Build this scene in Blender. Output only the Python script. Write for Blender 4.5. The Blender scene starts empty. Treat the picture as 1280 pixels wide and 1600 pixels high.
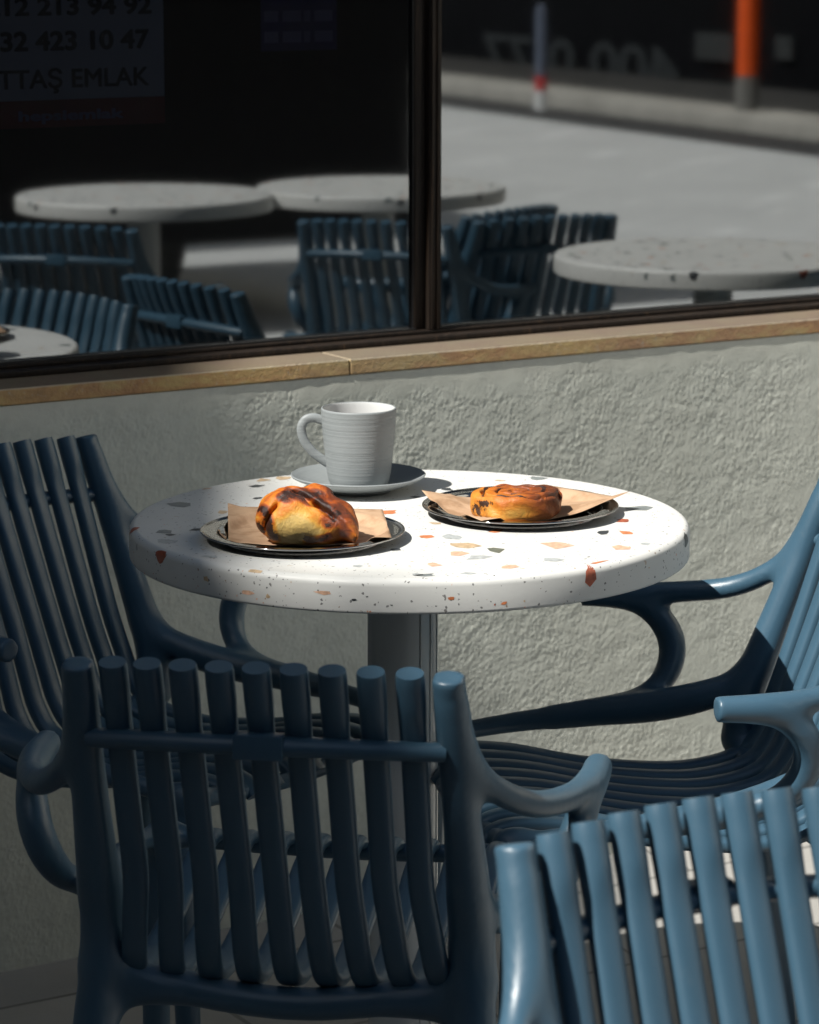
import bpy, bmesh, math, random
import numpy as np
from mathutils import Vector, Matrix
random.seed(7); RNG = np.random.default_rng(11)
PI = math.pi
S = bpy.context.scene
COL = S.collection

# ------------------------------------------------------------------ camera
CAM_H = 1.455; PITCH = math.radians(11.2); FPX = 4700.0
cam_d = bpy.data.cameras.new('camera'); cam = bpy.data.objects.new('camera', cam_d); COL.objects.link(cam)
cam.location = (0, 0, CAM_H); cam.rotation_euler = (PI/2-PITCH, 0, 0)
cam_d.sensor_fit = 'HORIZONTAL'; cam_d.sensor_width = 24.0; cam_d.lens = FPX/1280*24
cam_d.clip_start = 0.05; cam_d.clip_end = 400
cam_d.dof.use_dof = True; cam_d.dof.focus_distance = 3.42; cam_d.dof.aperture_fstop = 8
S.camera = cam
# ------------------------------------------------------------------ sky, sun, exposure
SUN_EL = math.radians(50); SUN_DIR = Vector((-math.cos(math.radians(38)), -math.sin(math.radians(38)), 0))*math.cos(SUN_EL)+Vector((0, 0, math.sin(SUN_EL)))
w = bpy.data.worlds.new('World'); S.world = w; w.use_nodes = True
nt = w.node_tree; bg = nt.nodes['Background']
sky = nt.nodes.new('ShaderNodeTexSky'); sky.sky_type = 'NISHITA'; sky.sun_disc = False
sky.sun_elevation = SUN_EL; sky.sun_rotation = math.atan2(SUN_DIR.x, SUN_DIR.y)
tint = nt.nodes.new('ShaderNodeMix'); tint.data_type = 'RGBA'; tint.blend_type = 'MULTIPLY'; tint.inputs[0].default_value = 1; tint.inputs[7].default_value = (.90, .99, .95, 1)
nt.links.new(sky.outputs[0], tint.inputs[6]); nt.links.new(tint.outputs[2], bg.inputs[0]); bg.inputs[1].default_value = 0.05
sl = bpy.data.lights.new('sun', 'SUN'); sun = bpy.data.objects.new('sun', sl); COL.objects.link(sun)
sl.energy = 5.0; sl.angle = math.radians(0.53); sl.color = (1.0, 0.97, 0.90)
sun.location = (-6, -3, 9)
sun.rotation_euler = (-SUN_DIR).to_track_quat('-Z', 'Y').to_euler()
S.view_settings.view_transform = 'Standard'; S.view_settings.look = 'None'
S.view_settings.exposure = 0.62; S.view_settings.gamma = 1.0
S.cycles.max_bounces = 8; S.cycles.glossy_bounces = 5; S.cycles.transparent_max_bounces = 16
S.cycles.caustics_reflective = False; S.cycles.caustics_refractive = False

# ------------------------------------------------------------------ survey helpers: where things stand
Fv = Vector((0, math.cos(PITCH), -math.sin(PITCH))); Uv = Vector((0, math.sin(PITCH), math.cos(PITCH))); C0 = Vector((0, 0, CAM_H))
def ray(x, y): return Vector((1, 0, 0))*((x-640)/FPX)+Uv*((800-y)/FPX)+Fv
def onz(x, y, z):
    d = ray(x, y); return C0+d*((z-CAM_H)/d.z)
WD = Vector((0.8544, 0.5196, 0)).normalized()      # along the shop front
WN = Vector((WD.y, -WD.x, 0))                      # out of the shop front
P0 = Vector((-0.511, 4.054, 0))
def W(u, off, z): return P0+WD*u+WN*off+Vector((0, 0, z))
def onw(x, y, off=0.0):
    r = ray(x, y); Q = P0+WN*off; return C0+r*((Q-C0).dot(WN)/r.dot(WN))
def wu(x, y, off=0.0): return (onw(x, y, off)-P0).dot(WD)
GLASS = -0.13
def mir(P):
    P = Vector(P); Q = P0+WN*GLASS; return P-WN*(2*(P-Q).dot(WN))
def mird(d): d = Vector(d); return d-WN*(2*d.dot(WN))

# ------------------------------------------------------------------ object helpers
def tag(o, label=None, cat=None, group=None, kind=None):
    if label: o['label'] = label
    if cat: o['category'] = cat
    if group: o['group'] = group
    if kind: o['kind'] = kind
    return o
def empty(name, loc=(0, 0, 0), rz=0.0, scale=1.0):
    o = bpy.data.objects.new(name, None); COL.objects.link(o); o.location = loc; o.rotation_euler = (0, 0, rz); o.empty_display_size = .1; o.scale = (scale,)*3
    return o
def finish(name, me, mats, parent=None, smooth=True, loc=None, rot=None):
    if not isinstance(mats, (list, tuple)): mats = [mats]
    for m in mats: me.materials.append(m)
    if smooth: me.polygons.foreach_set('use_smooth', [True]*len(me.polygons))
    o = bpy.data.objects.new(name, me); COL.objects.link(o)
    if parent is not None: o.parent = parent
    if loc is not None: o.location = loc
    if rot is not None: o.rotation_euler = rot
    return o
def mesh_from(verts, faces, name='mesh'):
    me = bpy.data.meshes.new(name); me.from_pydata([tuple(v) for v in verts], [], [tuple(int(i) for i in f) for f in faces]); me.update(); return me
class MB:
    def __init__(s): s.v = []; s.f = []; s.m = []
    def add(s, vs, fs, mi=0):
        n = len(s.v); s.v += [tuple(v) for v in vs]; s.f += [tuple(i+n for i in f) for f in fs]; s.m += [mi]*len(fs); return s
    def box(s, a, b, mi=0, fr=None, bev=0.0):
        """box between corners a and b in frame fr (origin, X, Y, Z); optional bevel"""
        bm = bmesh.new(); bmesh.ops.create_cube(bm, size=1)
        for v in bm.verts: v.co = Vector([(a[i]+b[i])/2+v.co[i]*(b[i]-a[i]) for i in range(3)])
        if bev > 0: bmesh.ops.bevel(bm, geom=list(bm.edges), offset=bev, segments=2, profile=.6, affect='EDGES')
        bm.verts.index_update()
        vs = [v.co.copy() for v in bm.verts]
        if fr: vs = [fr[0]+fr[1]*v.x+fr[2]*v.y+fr[3]*v.z for v in vs]
        fs = [[v.index for v in f.verts] for f in bm.faces]; bm.free()
        return s.add(vs, fs, mi)
    def tube(s, pts, rad, seg=14, mi=0, flat=1.0, up=None, cap=True):
        pts = [Vector(p) for p in pts]; n = len(pts); vs = []; fs = []
        prev = None
        for i, p in enumerate(pts):
            t = (pts[min(i+1, n-1)]-pts[max(i-1, 0)]).normalized()
            if up is not None: side = t.cross(Vector(up)).normalized()
            elif prev is None: side = t.cross(Vector((0, 0, 1)) if abs(t.z) < .9 else Vector((1, 0, 0))).normalized()
            else: side = (prev-t*prev.dot(t)).normalized()
            prev = side; nn = side.cross(t).normalized()
            r = rad[i] if isinstance(rad, (list, tuple)) else rad
            for k in range(seg):
                a = 2*PI*k/seg; vs.append(p+side*(math.cos(a)*r)+nn*(math.sin(a)*r*flat))
        for i in range(n-1):
            for k in range(seg):
                k2 = (k+1) % seg; fs.append((i*seg+k, i*seg+k2, (i+1)*seg+k2, (i+1)*seg+k))
        if cap: fs.append(tuple(range(seg))[::-1]); fs.append(tuple((n-1)*seg+k for k in range(seg)))
        return s.add(vs, fs, mi)
    def lathe(s, prof, seg=96, mi=0, closed=False):
        vs = []; fs = []; n = len(prof)
        for k in range(seg):
            a = 2*PI*k/seg
            for r, z in prof: vs.append((r*math.cos(a), r*math.sin(a), z))
        for k in range(seg):
            k2 = (k+1) % seg
            for i in range(n-1): fs.append((k*n+i, k2*n+i, k2*n+i+1, k*n+i+1))
        return s.add(vs, fs, mi)
    def build(s, name, mats, parent=None, smooth=False, sharp=None, weld=False, **kw):
        me = mesh_from(s.v, s.f, name)
        if weld:
            bm = bmesh.new(); bm.from_mesh(me)
            for i, f in enumerate(bm.faces): f.material_index = s.m[i]
            bmesh.ops.remove_doubles(bm, verts=bm.verts, dist=1e-5); bm.to_mesh(me); bm.free()
        else: me.polygons.foreach_set('material_index', s.m)
        o = finish(name, me, mats, parent, smooth or sharp is not None, **kw)
        if sharp is not None: me.set_sharp_from_angle(angle=math.radians(sharp))
        return o
def spline(P, n=8):
    """Catmull-Rom through rows of P (any width)"""
    P = np.array(P, float); Q = np.vstack([2*P[0]-P[1], P, 2*P[-1]-P[-2]]); out = []
    for i in range(1, len(Q)-2):
        for t in np.linspace(0, 1, n, endpoint=False):
            a, b, c, d = Q[i-1], Q[i], Q[i+1], Q[i+2]
            out.append(.5*(2*b+(c-a)*t+(2*a-5*b+4*c-d)*t*t+(-a+3*b-3*c+d)*t**3))
    out.append(P[-1]); return np.array(out)

# ------------------------------------------------------------------ material helpers
class NT:
    def __init__(s, name):
        s.m = bpy.data.materials.new(name); s.m.use_nodes = True; s.t = s.m.node_tree; s.b = s.t.nodes['Principled BSDF']
    def n(s, typ, **kw):
        o = s.t.nodes.new(typ)
        for k, v in kw.items():
            if k.startswith('i_'):
                key = k[2:]; key = int(key) if key.isdigit() else key.replace('_', ' ')
                s.link(v, o.inputs[key])
            else: setattr(o, k, v)
        return o
    def link(s, v, inp):
        if hasattr(v, 'is_output') or isinstance(v, bpy.types.NodeSocket): s.t.links.new(v, inp)
        else: inp.default_value = v
    def co(s, kind='Object'): return s.n('ShaderNodeTexCoord').outputs[kind]
    def noise(s, scale, detail=4, rough=.55, vec=None, dist=0.0):
        o = s.n('ShaderNodeTexNoise'); o.inputs['Scale'].default_value = scale; o.inputs['Detail'].default_value = detail
        o.inputs['Roughness'].default_value = rough; o.inputs['Distortion'].default_value = dist
        s.t.links.new(vec if vec is not None else s.co(), o.inputs['Vector']); return o.outputs['Fac']
    def ramp(s, fac, stops, interp='LINEAR'):
        o = s.n('ShaderNodeValToRGB'); o.color_ramp.interpolation = interp; s.t.links.new(fac, o.inputs[0])
        while len(o.color_ramp.elements) < len(stops): o.color_ramp.elements.new(.5)
        for e, (p, c) in zip(o.color_ramp.elements, stops):
            e.position = p; e.color = (*c, 1) if not isinstance(c, (int, float)) else (c, c, c, 1)
        return o.outputs[0]
    def mix(s, fac, a, b, mode='MIX'):
        o = s.n('ShaderNodeMix'); o.data_type = 'RGBA'; o.blend_type = mode
        s.link(fac, o.inputs[0]); s.link(a if not isinstance(a, tuple) else (*a, 1)[:4], o.inputs[6]); s.link(b if not isinstance(b, tuple) else (*b, 1)[:4], o.inputs[7]); return o.outputs[2]
    def math(s, op, a, b=0.0, clamp=False):
        o = s.n('ShaderNodeMath', operation=op); o.use_clamp = clamp; s.link(a, o.inputs[0]); s.link(b, o.inputs[1]); return o.outputs[0]
    def map(s, vec, scale=(1, 1, 1), rot=(0, 0, 0), loc=(0, 0, 0)):
        o = s.n('ShaderNodeMapping'); s.t.links.new(vec, o.inputs[0]); o.inputs[3].default_value = scale; o.inputs[2].default_value = rot; o.inputs[1].default_value = loc; return o.outputs[0]
    def bump(s, h, strength=.5, dist=.01, prev=None):
        o = s.n('ShaderNodeBump'); o.inputs['Strength'].default_value = strength; o.inputs['Distance'].default_value = dist
        s.t.links.new(h, o.inputs['Height'])
        if prev is not None: s.t.links.new(prev, o.inputs['Normal'])
        return o.outputs[0]
    def out(s, color=None, rough=None, normal=None, **kw):
        if color is not None: s.link((*color, 1) if isinstance(color, tuple) and len(color) == 3 else color, s.b.inputs['Base Color'])
        if rough is not None: s.link(rough, s.b.inputs['Roughness'])
        if normal is not None: s.link(normal, s.b.inputs['Normal'])
        for k, v in kw.items(): s.link(v, s.b.inputs[k.replace('_', ' ')])
        return s.m
def simple(name, col, rough=.5, metal=0.0, var=.12, scale=20, bump=0.0, **kw):
    t = NT(name); nz = t.noise(scale, 5)
    c = t.ramp(nz, [(.3, tuple(x*(1-var) for x in col)), (.7, tuple(min(1, x*(1+var)) for x in col))])
    nm = t.bump(t.noise(scale*8, 3), bump, .002) if bump else None
    r = t.ramp(nz, [(.3, rough*.85), (.7, min(1, rough*1.12))])
    return t.out(c, r, nm, Metallic=metal, **kw)

# ------------------------------------------------------------------ materials
def m_plastic():
    t = NT('blue_grey_plastic'); nz = t.noise(6, 4); 
    c = t.ramp(nz, [(.3, (.039, .088, .132)), (.7, (.046, .101, .152))])
    dust = t.noise(55, 6, .7)
    c = t.mix(t.ramp(dust, [(.60, 0.0), (.78, .22)]), c, (.13, .16, .18))
    b = t.bump(t.noise(900, 2, .6), .22, .0006)
    r = t.ramp(t.noise(25, 4), [(.3, .33), (.7, .43)])
    return t.out(c, r, b, **{'Specular_IOR_Level': .6})
PLASTIC = m_plastic()
def m_stucco(fine=False):
    t = NT('stucco'); co = t.co('Object')
    cz = t.map(co, (1, 1, .68)); n1 = t.noise(560, 3, .6, cz); n2 = t.noise(250, 2, .5, cz); n3 = t.noise(3.0, 5, .6, co)
    hm = t.math('ADD', t.math('MULTIPLY', t.ramp(n2, [(.30, 0.0), (.55, .45), (.78, 1.0)]), 1.0), t.math('MULTIPLY', n1, .45))
    sep = t.n('ShaderNodeSeparateXYZ'); t.t.links.new(co, sep.inputs[0])
    # a trowelled smoother strip under the sill
    edge = t.math('ADD', sep.outputs[2], t.math('MULTIPLY', t.math('SUBTRACT', t.noise(9, 4, .6, co), .5), .05))
    sm = t.ramp(edge, [(.765, 1.0), (.785, .25)])
    hm = t.math('MULTIPLY', hm, sm)
    c = t.ramp(n3, [(.3, (.60, .62, .555)), (.7, (.70, .715, .64))])
    c = t.mix(t.ramp(t.noise(40, 6, .75, co), [(.35, .35), (.55, 0.0)]), c, (.46, .47, .42))
    c = t.mix(t.ramp(t.noise(1.3, 4, .6, t.map(co, (1, 1, .35))), [(.5, 0.0), (.75, .35)]), c, (.56, .545, .46))
    c = t.mix(t.ramp(edge, [(.765, 0.0), (.80, .4)]), c, (.74, .72, .63))
    return t.out(c, .92, t.bump(t.noise(520, 3, .7, co), .5, .0008) if fine else t.bump(hm, 1.0, .0050))
STUCCO = m_stucco()
def m_sill():
    t = NT('ochre_sill_stone'); co = t.co('Object')
    c = t.ramp(t.noise(14, 6, .65, t.map(co, (1, 1, 2.5)), .4), [(.28, (.30, .15, .08)), (.45, (.52, .28, .12)), (.58, (.60, .42, .17)), (.75, (.50, .41, .25))])
    c = t.mix(t.ramp(t.noise(2.2, 3, .5, co), [(.42, 0.0), (.6, .75)]), c, (.62, .46, .20))
    c = t.mix(t.ramp(t.noise(120, 4, .7, co), [(.58, 0.0), (.72, .6)]), c, (.55, .50, .42))
    c = t.mix(t.ramp(t.noise(1.4, 4, .6, co), [(.36, .4), (.52, 0.0)]), c, (.26, .20, .16))
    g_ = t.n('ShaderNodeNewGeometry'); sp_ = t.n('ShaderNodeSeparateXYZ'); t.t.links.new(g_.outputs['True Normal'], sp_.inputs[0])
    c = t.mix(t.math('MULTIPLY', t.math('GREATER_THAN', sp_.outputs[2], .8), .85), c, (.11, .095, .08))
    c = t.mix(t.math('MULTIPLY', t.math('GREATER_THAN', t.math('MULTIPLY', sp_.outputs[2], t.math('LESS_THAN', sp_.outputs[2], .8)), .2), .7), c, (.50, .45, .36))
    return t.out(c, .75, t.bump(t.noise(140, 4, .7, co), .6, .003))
SILL = m_sill()
def m_frame():
    t = NT('dark_brown_frame'); co = t.co('Object')
    g = t.noise(14, 6, .7, t.map(co, (9, 9, .35)), .5)
    c = t.ramp(g, [(.35, (.010, .008, .007)), (.58, (.024, .017, .013)), (.70, (.075, .045, .026)), (.82, (.12, .085, .055))])
    return t.out(c, t.ramp(g, [(.3, .45), (.8, .6)]), t.bump(g, .35, .002), Specular_IOR_Level=.2)
FRAME = m_frame()
BLACK = simple('black_gasket', (.008, .008, .009), .45)
def m_glass():
    t = NT('tinted_mirror_glass'); nt = t.t
    for nd in list(nt.nodes):
        if nd.type == 'BSDF_PRINCIPLED': nt.nodes.remove(nd)
    outn = [n for n in nt.nodes if n.type == 'OUTPUT_MATERIAL'][0]
    gl = nt.nodes.new('ShaderNodeBsdfGlossy'); gl.inputs['Roughness'].default_value = 0.022; gl.inputs['Color'].default_value = (.93, .97, 1, 1)
    tr = nt.nodes.new('ShaderNodeBsdfTransparent'); tr.inputs['Color'].default_value = (.42, .45, .50, 1)
    df = nt.nodes.new('ShaderNodeBsdfDiffuse'); df.inputs['Color'].default_value = (.25, .26, .28, 1)
    lw = nt.nodes.new('ShaderNodeFresnel'); lw.inputs[0].default_value = 1.5
    fac = t.math('ADD', t.math('MULTIPLY', lw.outputs[0], 1.2), .175, True)
    mx = nt.nodes.new('ShaderNodeMixShader'); nt.links.new(fac, mx.inputs[0]); nt.links.new(tr.outputs[0], mx.inputs[1]); nt.links.new(gl.outputs[0], mx.inputs[2])
    dirt = t.ramp(t.noise(7, 8, .72, t.map(t.co('Object'), (1, 1, .6)), .6), [(.45, .0), (.8, .008)])
    m2 = nt.nodes.new('ShaderNodeMixShader'); nt.links.new(dirt, m2.inputs[0]); nt.links.new(mx.outputs[0], m2.inputs[1]); nt.links.new(df.outputs[0], m2.inputs[2])
    nt.links.new(m2.outputs[0], outn.inputs[0]); return t.m
GLASSM = m_glass()
def m_terrazzo():
    t = NT('white_terrazzo'); co = t.co('Object')
    c = t.ramp(t.noise(9, 4, .55, co), [(.3, (.62, .62, .60)), (.7, (.69, .69, .67))])
    def specks(scale, thr, col, loc, keep):
        nonlocal c
        v = t.n('ShaderNodeTexVoronoi'); v.inputs['Scale'].default_value = scale; v.inputs['Randomness'].default_value = 1
        vec = t.map(co, (1, 1, 1), (0, 0, .4), loc)
        wob = t.n('ShaderNodeTexNoise'); wob.inputs['Scale'].default_value = scale*1.6; t.t.links.new(vec, wob.inputs['Vector'])
        vv = t.n('ShaderNodeVectorMath', operation='ADD'); sc_ = t.n('ShaderNodeVectorMath', operation='SCALE'); t.t.links.new(wob.outputs['Color'], sc_.inputs[0]); sc_.inputs['Scale'].default_value = .9/scale
        t.t.links.new(vec, vv.inputs[0]); t.t.links.new(sc_.outputs[0], vv.inputs[1]); t.t.links.new(vv.outputs[0], v.inputs['Vector'])
        s_ = t.n('ShaderNodeSeparateColor'); t.t.links.new(v.outputs['Color'], s_.inputs[0])
        k = t.math('LESS_THAN', s_.outputs[0], keep)
        th = t.math('MULTIPLY', s_.outputs[1], thr)
        d = t.math('LESS_THAN', v.outputs['Distance'], th)
        c = t.mix(t.math('MULTIPLY', t.math('MULTIPLY', k, d), .85), c, col)
    specks(240, .36, (.10, .10, .10), (0, 0, 0), .26)
    specks(170, .26, (.30, .20, .13), (3, 1, 2), .10)
    specks(95, .20, (.14, .135, .13), (7, 5, 1), .20)
    specks(70, .22, (.50, .40, .30), (4, 2, 9), .12)
    specks(120, .24, (.62, .28, .15), (2, 8, 4), .06)
    return t.out(c, t.ramp(t.noise(30, 5, .6, co), [(.3, .42), (.7, .58)]), t.bump(t.noise(220, 4, .6, co), .12, .001))
TERR = m_terrazzo()
CHIPC = {'k': (.045, .05, .055), 'g': (.20, .22, .22), 'l': (.42, .44, .44), 'o': (.60, .20, .08), 'r': (.36, .09, .045), 'p': (.68, .42, .29), 't': (.52, .38, .24), 'v': (.13, .15, .12)}
CHIPM = {}
for k_, c_ in CHIPC.items(): CHIPM[k_] = simple('terrazzo_chip_'+{'k': 'black', 'g': 'grey', 'l': 'pale', 'o': 'orange', 'r': 'brick', 'p': 'peach', 't': 'tan', 'v': 'olive'}[k_], c_, .4, var=.3, scale=160)
CHIPK = list(CHIPM)
CERAMIC = None
def m_ceramic():
    t = NT('matt_grey_ceramic'); co = t.co('Object')
    c = t.ramp(t.noise(30, 4, .5, co), [(.3, (.215, .235, .242)), (.7, (.24, .26, .268))])
    c = t.mix(t.ramp(t.noise(420, 2, .6, co), [(.70, 0.0), (.80, .5)]), c, (.18, .18, .17))
    wv = t.noise(5, 2, .5, t.map(co, (1, 1, 1)))
    sep = t.n('ShaderNodeSeparateXYZ'); t.t.links.new(co, sep.inputs[0])
    z = t.math('ADD', sep.outputs[2], t.math('MULTIPLY', wv, .0016))
    h = t.noise(1.0, 3, .6, t.n('ShaderNodeCombineXYZ', i_2=t.math('MULTIPLY', z, 170.0)).outputs[0])
    b = t.bump(h, .5, .0022); b = t.bump(t.noise(500, 3, .6, co), .15, .0006, b)
    return t.out(c, .55, b)
CERAMIC = m_ceramic()
GLAZE = simple('white_mug_glaze', (.62, .63, .63), .25, var=.04)
STEEL = None
def m_steel():
    t = NT('worn_steel'); co = t.co('Object')
    sc = t.noise(60, 6, .7, t.map(co, (1, 5, 1)))
    return t.out(t.ramp(sc, [(.3, (.34, .335, .33)), (.7, (.44, .435, .43))]), t.ramp(sc, [(.3, .05), (.75, .12)]), t.bump(t.noise(25, 3, .5, co), .05, .002), Metallic=1.0)
STEEL = m_steel()
def m_paper():
    t = NT('brown_paper'); co = t.co('Object')
    c = t.ramp(t.noise(60, 6, .7, co), [(.3, (.42, .27, .165)), (.7, (.50, .33, .21))])
    c = t.mix(t.ramp(t.noise(26, 4, .6, co), [(.50, 0.0), (.60, .5)]), c, (.25, .13, .06))
    v = t.n('ShaderNodeTexVoronoi', feature='DISTANCE_TO_EDGE'); v.inputs['Scale'].default_value = 16; t.t.links.new(co, v.inputs['Vector'])
    b = t.bump(t.ramp(v.outputs['Distance'], [(0, 0.0), (.12, 1.0)]), .5, .0012)
    return t.out(c, .7, t.bump(t.noise(350, 3, .6, co), .3, .0006, b))
PAPER = m_paper()
def m_bun(kind):
    t = NT('baked_'+kind); co = t.co('Object')
    at = t.n('ShaderNodeAttribute', attribute_name='bake'); bk = at.outputs['Color']
    sp = t.n('ShaderNodeSeparateColor'); t.t.links.new(bk, sp.inputs[0])
    n1 = t.noise(52, 7, .7, co, .7)
    if kind == 'twist_dough': stops = [(.0, (.64, .44, .15)), (.28, (.66, .34, .055)), (.55, (.62, .19, .016)), (.80, (.36, .075, .010)), (1, (.15, .03, .008))]
    else: stops = [(.0, (.60, .33, .07)), (.30, (.62, .24, .03)), (.58, (.50, .14, .014)), (.82, (.28, .062, .010)), (1, (.12, .03, .008))]
    c = t.ramp(t.math('ADD', sp.outputs[0], t.math('MULTIPLY', t.math('SUBTRACT', n1, .5), .95), True), stops)
    c = t.mix(t.ramp(t.math('ADD', sp.outputs[1], t.math('MULTIPLY', t.math('SUBTRACT', t.noise(95, 7, .75, co, 1.0), .5), 2.0)), [(.44, 0.0), (.54, .97)]), c, (.022, .007, .005))
    c = t.mix(t.ramp(t.noise(260, 3, .7, co), [(.62, 0.0), (.75, .4)]), c, (.12, .035, .012))
    b = t.bump(n1, .7, .004); b = t.bump(t.noise(240, 5, .7, co), .5, .0014, b)
    return t.out(c, t.ramp(n1, [(.3, .34), (.7, .56)]), b, **{'Subsurface_Weight': .08, 'Subsurface_Radius': (.006, .003, .001), 'Subsurface_Scale': .5, 'Specular_IOR_Level': .5})
BUNM = m_bun('twist_dough'); ROLLM = m_bun('roll_dough')
FILL = simple('dark_filling', (.05, .016, .008), .4, var=.5, scale=90, bump=.6)
def m_column(): 
    t = NT('pale_painted_steel'); co = t.co('Object')
    c = t.ramp(t.noise(8, 5, .6, t.map(co, (4, 4, .5))), [(.35, (.60, .61, .60)), (.7, (.68, .69, .67))])
    return t.out(c, .22, t.bump(t.noise(60, 3), .05, .001), Specular_IOR_Level=.8)
COLM = m_column()
def m_tiles(name, c1, c2, joint, sx, sy, grout=(.05, .05, .05), rot=0.0, rough=.7):
    t = NT(name); co = t.co('Object'); v = t.map(co, (1, 1, 1), (0, 0, rot))
    br = t.n('ShaderNodeTexBrick'); t.t.links.new(v, br.inputs['Vector']); br.offset = 0.5
    br.inputs['Scale'].default_value = 1; br.inputs['Mortar Size'].default_value = joint; br.inputs['Mortar Smooth'].default_value = .1
    br.inputs['Brick Width'].default_value = sx; br.inputs['Row Height'].default_value = sy; br.inputs['Bias'].default_value = 0
    br.inputs['Color1'].default_value = (*c1, 1); br.inputs['Color2'].default_value = (*c2, 1); br.inputs['Mortar'].default_value = (*grout, 1)
    c = t.mix(t.ramp(t.noise(5, 7, .7, co), [(.3, .5), (.7, 0.0)]), br.outputs[0], tuple(x*.7 for x in c1))
    c = t.mix(t.ramp(t.noise(90, 5, .7, co), [(.55, 0.0), (.75, .3)]), c, tuple(x*.6 for x in c1))
    b = t.bump(br.outputs['Fac'], -.4, .002); b = t.bump(t.noise(160, 4, .7, co), .3, .0015, b)
    return t.out(c, rough, b)
TILES = m_tiles('terrace_tiles', (.36, .35, .33), (.31, .30, .29), .004, .6, .3, (.12, .115, .11), math.atan2(WD.y, WD.x)*-1)
def m_asphalt(name, col, rough=.85):
    t = NT(name); co = t.co('Object')
    c = t.ramp(t.noise(1.1, 6, .65, co), [(.3, tuple(x*.88 for x in col)), (.7, tuple(x*1.08 for x in col))])
    c = t.mix(t.ramp(t.noise(180, 3, .7, co), [(.4, .35), (.6, 0.0)]), c, tuple(x*.6 for x in col))
    c = t.mix(t.ramp(t.noise(.55, 3, .6, t.map(co, (1, 6, 1), (0, 0, .5))), [(.56, 0.0), (.68, .45)]), c, tuple(min(.92, x*1.5) for x in col))
    return t.out(c, rough, t.bump(t.noise(120, 3, .7, co), .4, .004))
ROAD = m_asphalt('worn_concrete_road', (.66, .665, .66))

# ------------------------------------------------------------------ implicit surfaces (smooth joints for moulded plastic and dough)
def seg_dist(X, Y, Z, a, b, ra, rb):
    ax, ay, az = a[:3]; dx, dy, dz = b[0]-ax, b[1]-ay, b[2]-az; L = dx*dx+dy*dy+dz*dz+1e-12
    t = np.clip(((X-ax)*dx+(Y-ay)*dy+(Z-az)*dz)/L, 0, 1)
    return np.sqrt((X-ax-t*dx)**2+(Y-ay-t*dy)**2+(Z-az-t*dz)**2)-(ra+(rb-ra)*t)
def grid(lo, hi, h):
    xs = [np.arange(lo[i], hi[i]+h, h, dtype=np.float32) for i in range(3)]
    return xs
def chain_field(F, xs, P, h, margin=.05):
    """min of tapered capsules along P (x,y,z,r) written into field F"""
    for i in range(len(P)-1):
        a, b = P[i], P[i+1]; m = max(a[3], b[3])+margin; sl = []
        for k in range(3):
            lo = min(a[k], b[k])-m; hi = max(a[k], b[k])+m
            sl.append(slice(int(np.searchsorted(xs[k], lo)), int(np.searchsorted(xs[k], hi))))
        if any(s.stop <= s.start for s in sl): continue
        X = xs[0][sl[0]][:, None, None]; Y = xs[1][sl[1]][None, :, None]; Z = xs[2][sl[2]][None, None, :]
        F[tuple(sl)] = np.minimum(F[tuple(sl)], seg_dist(X, Y, Z, a, b, a[3], b[3]))
def smin(a, b, k):
    hh = np.clip(.5+.5*(b-a)/k, 0, 1); return b+(a-b)*hh-k*hh*(1-hh)
def surface_nets(F, xs):
    s = F < 0; nx, ny, nz = F.shape
    C = [(i, j, k) for i in (0, 1) for j in (0, 1) for k in (0, 1)]
    def sub(A, c): return A[c[0]:nx-1+c[0], c[1]:ny-1+c[1], c[2]:nz-1+c[2]]
    cnt = sum(sub(s, c).astype(np.int8) for c in C); act = (cnt > 0) & (cnt < 8)
    idx = -np.ones(act.shape, int); A = np.argwhere(act); idx[tuple(A.T)] = np.arange(len(A))
    vals = {c: F[A[:, 0]+c[0], A[:, 1]+c[1], A[:, 2]+c[2]] for c in C}
    acc = np.zeros((len(A), 3)); n = np.zeros(len(A))
    for c in C:
        for ax in range(3):
            if c[ax] == 0:
                d = list(c); d[ax] = 1; d = tuple(d); va, vb = vals[c], vals[d]; cr = (va < 0) != (vb < 0)
                t = np.where(cr, va/(va-vb+1e-20), 0); p = np.tile(np.array(c, float), (len(A), 1)); p[:, ax] += t
                acc += p*cr[:, None]; n += cr
    h = xs[0][1]-xs[0][0]
    V = (acc/n[:, None]+A)*h+np.array([xs[0][0], xs[1][0], xs[2][0]])
    faces = []
    for ax in range(3):
        o1, o2 = [(1, 2), (2, 0), (0, 1)][ax]
        sl0 = [slice(1, -1)]*3; sl1 = [slice(1, -1)]*3
        sl0[ax] = slice(0, -1); sl1[ax] = slice(1, None)
        a = s[tuple(sl0)]; b = s[tuple(sl1)]; off = [1, 1, 1]; off[ax] = 0
        for flip in (False, True):
            E = np.argwhere((a & ~b) if not flip else (~a & b))+np.array(off)
            if not len(E): continue
            def cell(d1, d2):
                e = E.copy(); e[:, o1] -= d1; e[:, o2] -= d2; return idx[e[:, 0], e[:, 1], e[:, 2]]
            q = np.stack([cell(1, 1), cell(0, 1), cell(0, 0), cell(1, 0)], 1)
            faces.append(q if not flip else q[:, ::-1])
    return V, np.vstack(faces)
def relax(V, Fc, it=2, lam=.5):
    E = np.vstack([Fc[:, [0, 1]], Fc[:, [1, 2]], Fc[:, [2, 3]], Fc[:, [3, 0]]]); 
    for _ in range(it):
        for l in (lam, -lam*1.04):
            acc = np.zeros_like(V); n = np.zeros(len(V))
            np.add.at(acc, E[:, 0], V[E[:, 1]]); np.add.at(acc, E[:, 1], V[E[:, 0]]); np.add.at(n, E[:, 0], 1); np.add.at(n, E[:, 1], 1)
            V = V+l*(acc/n[:, None]-V)
    return V
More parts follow.
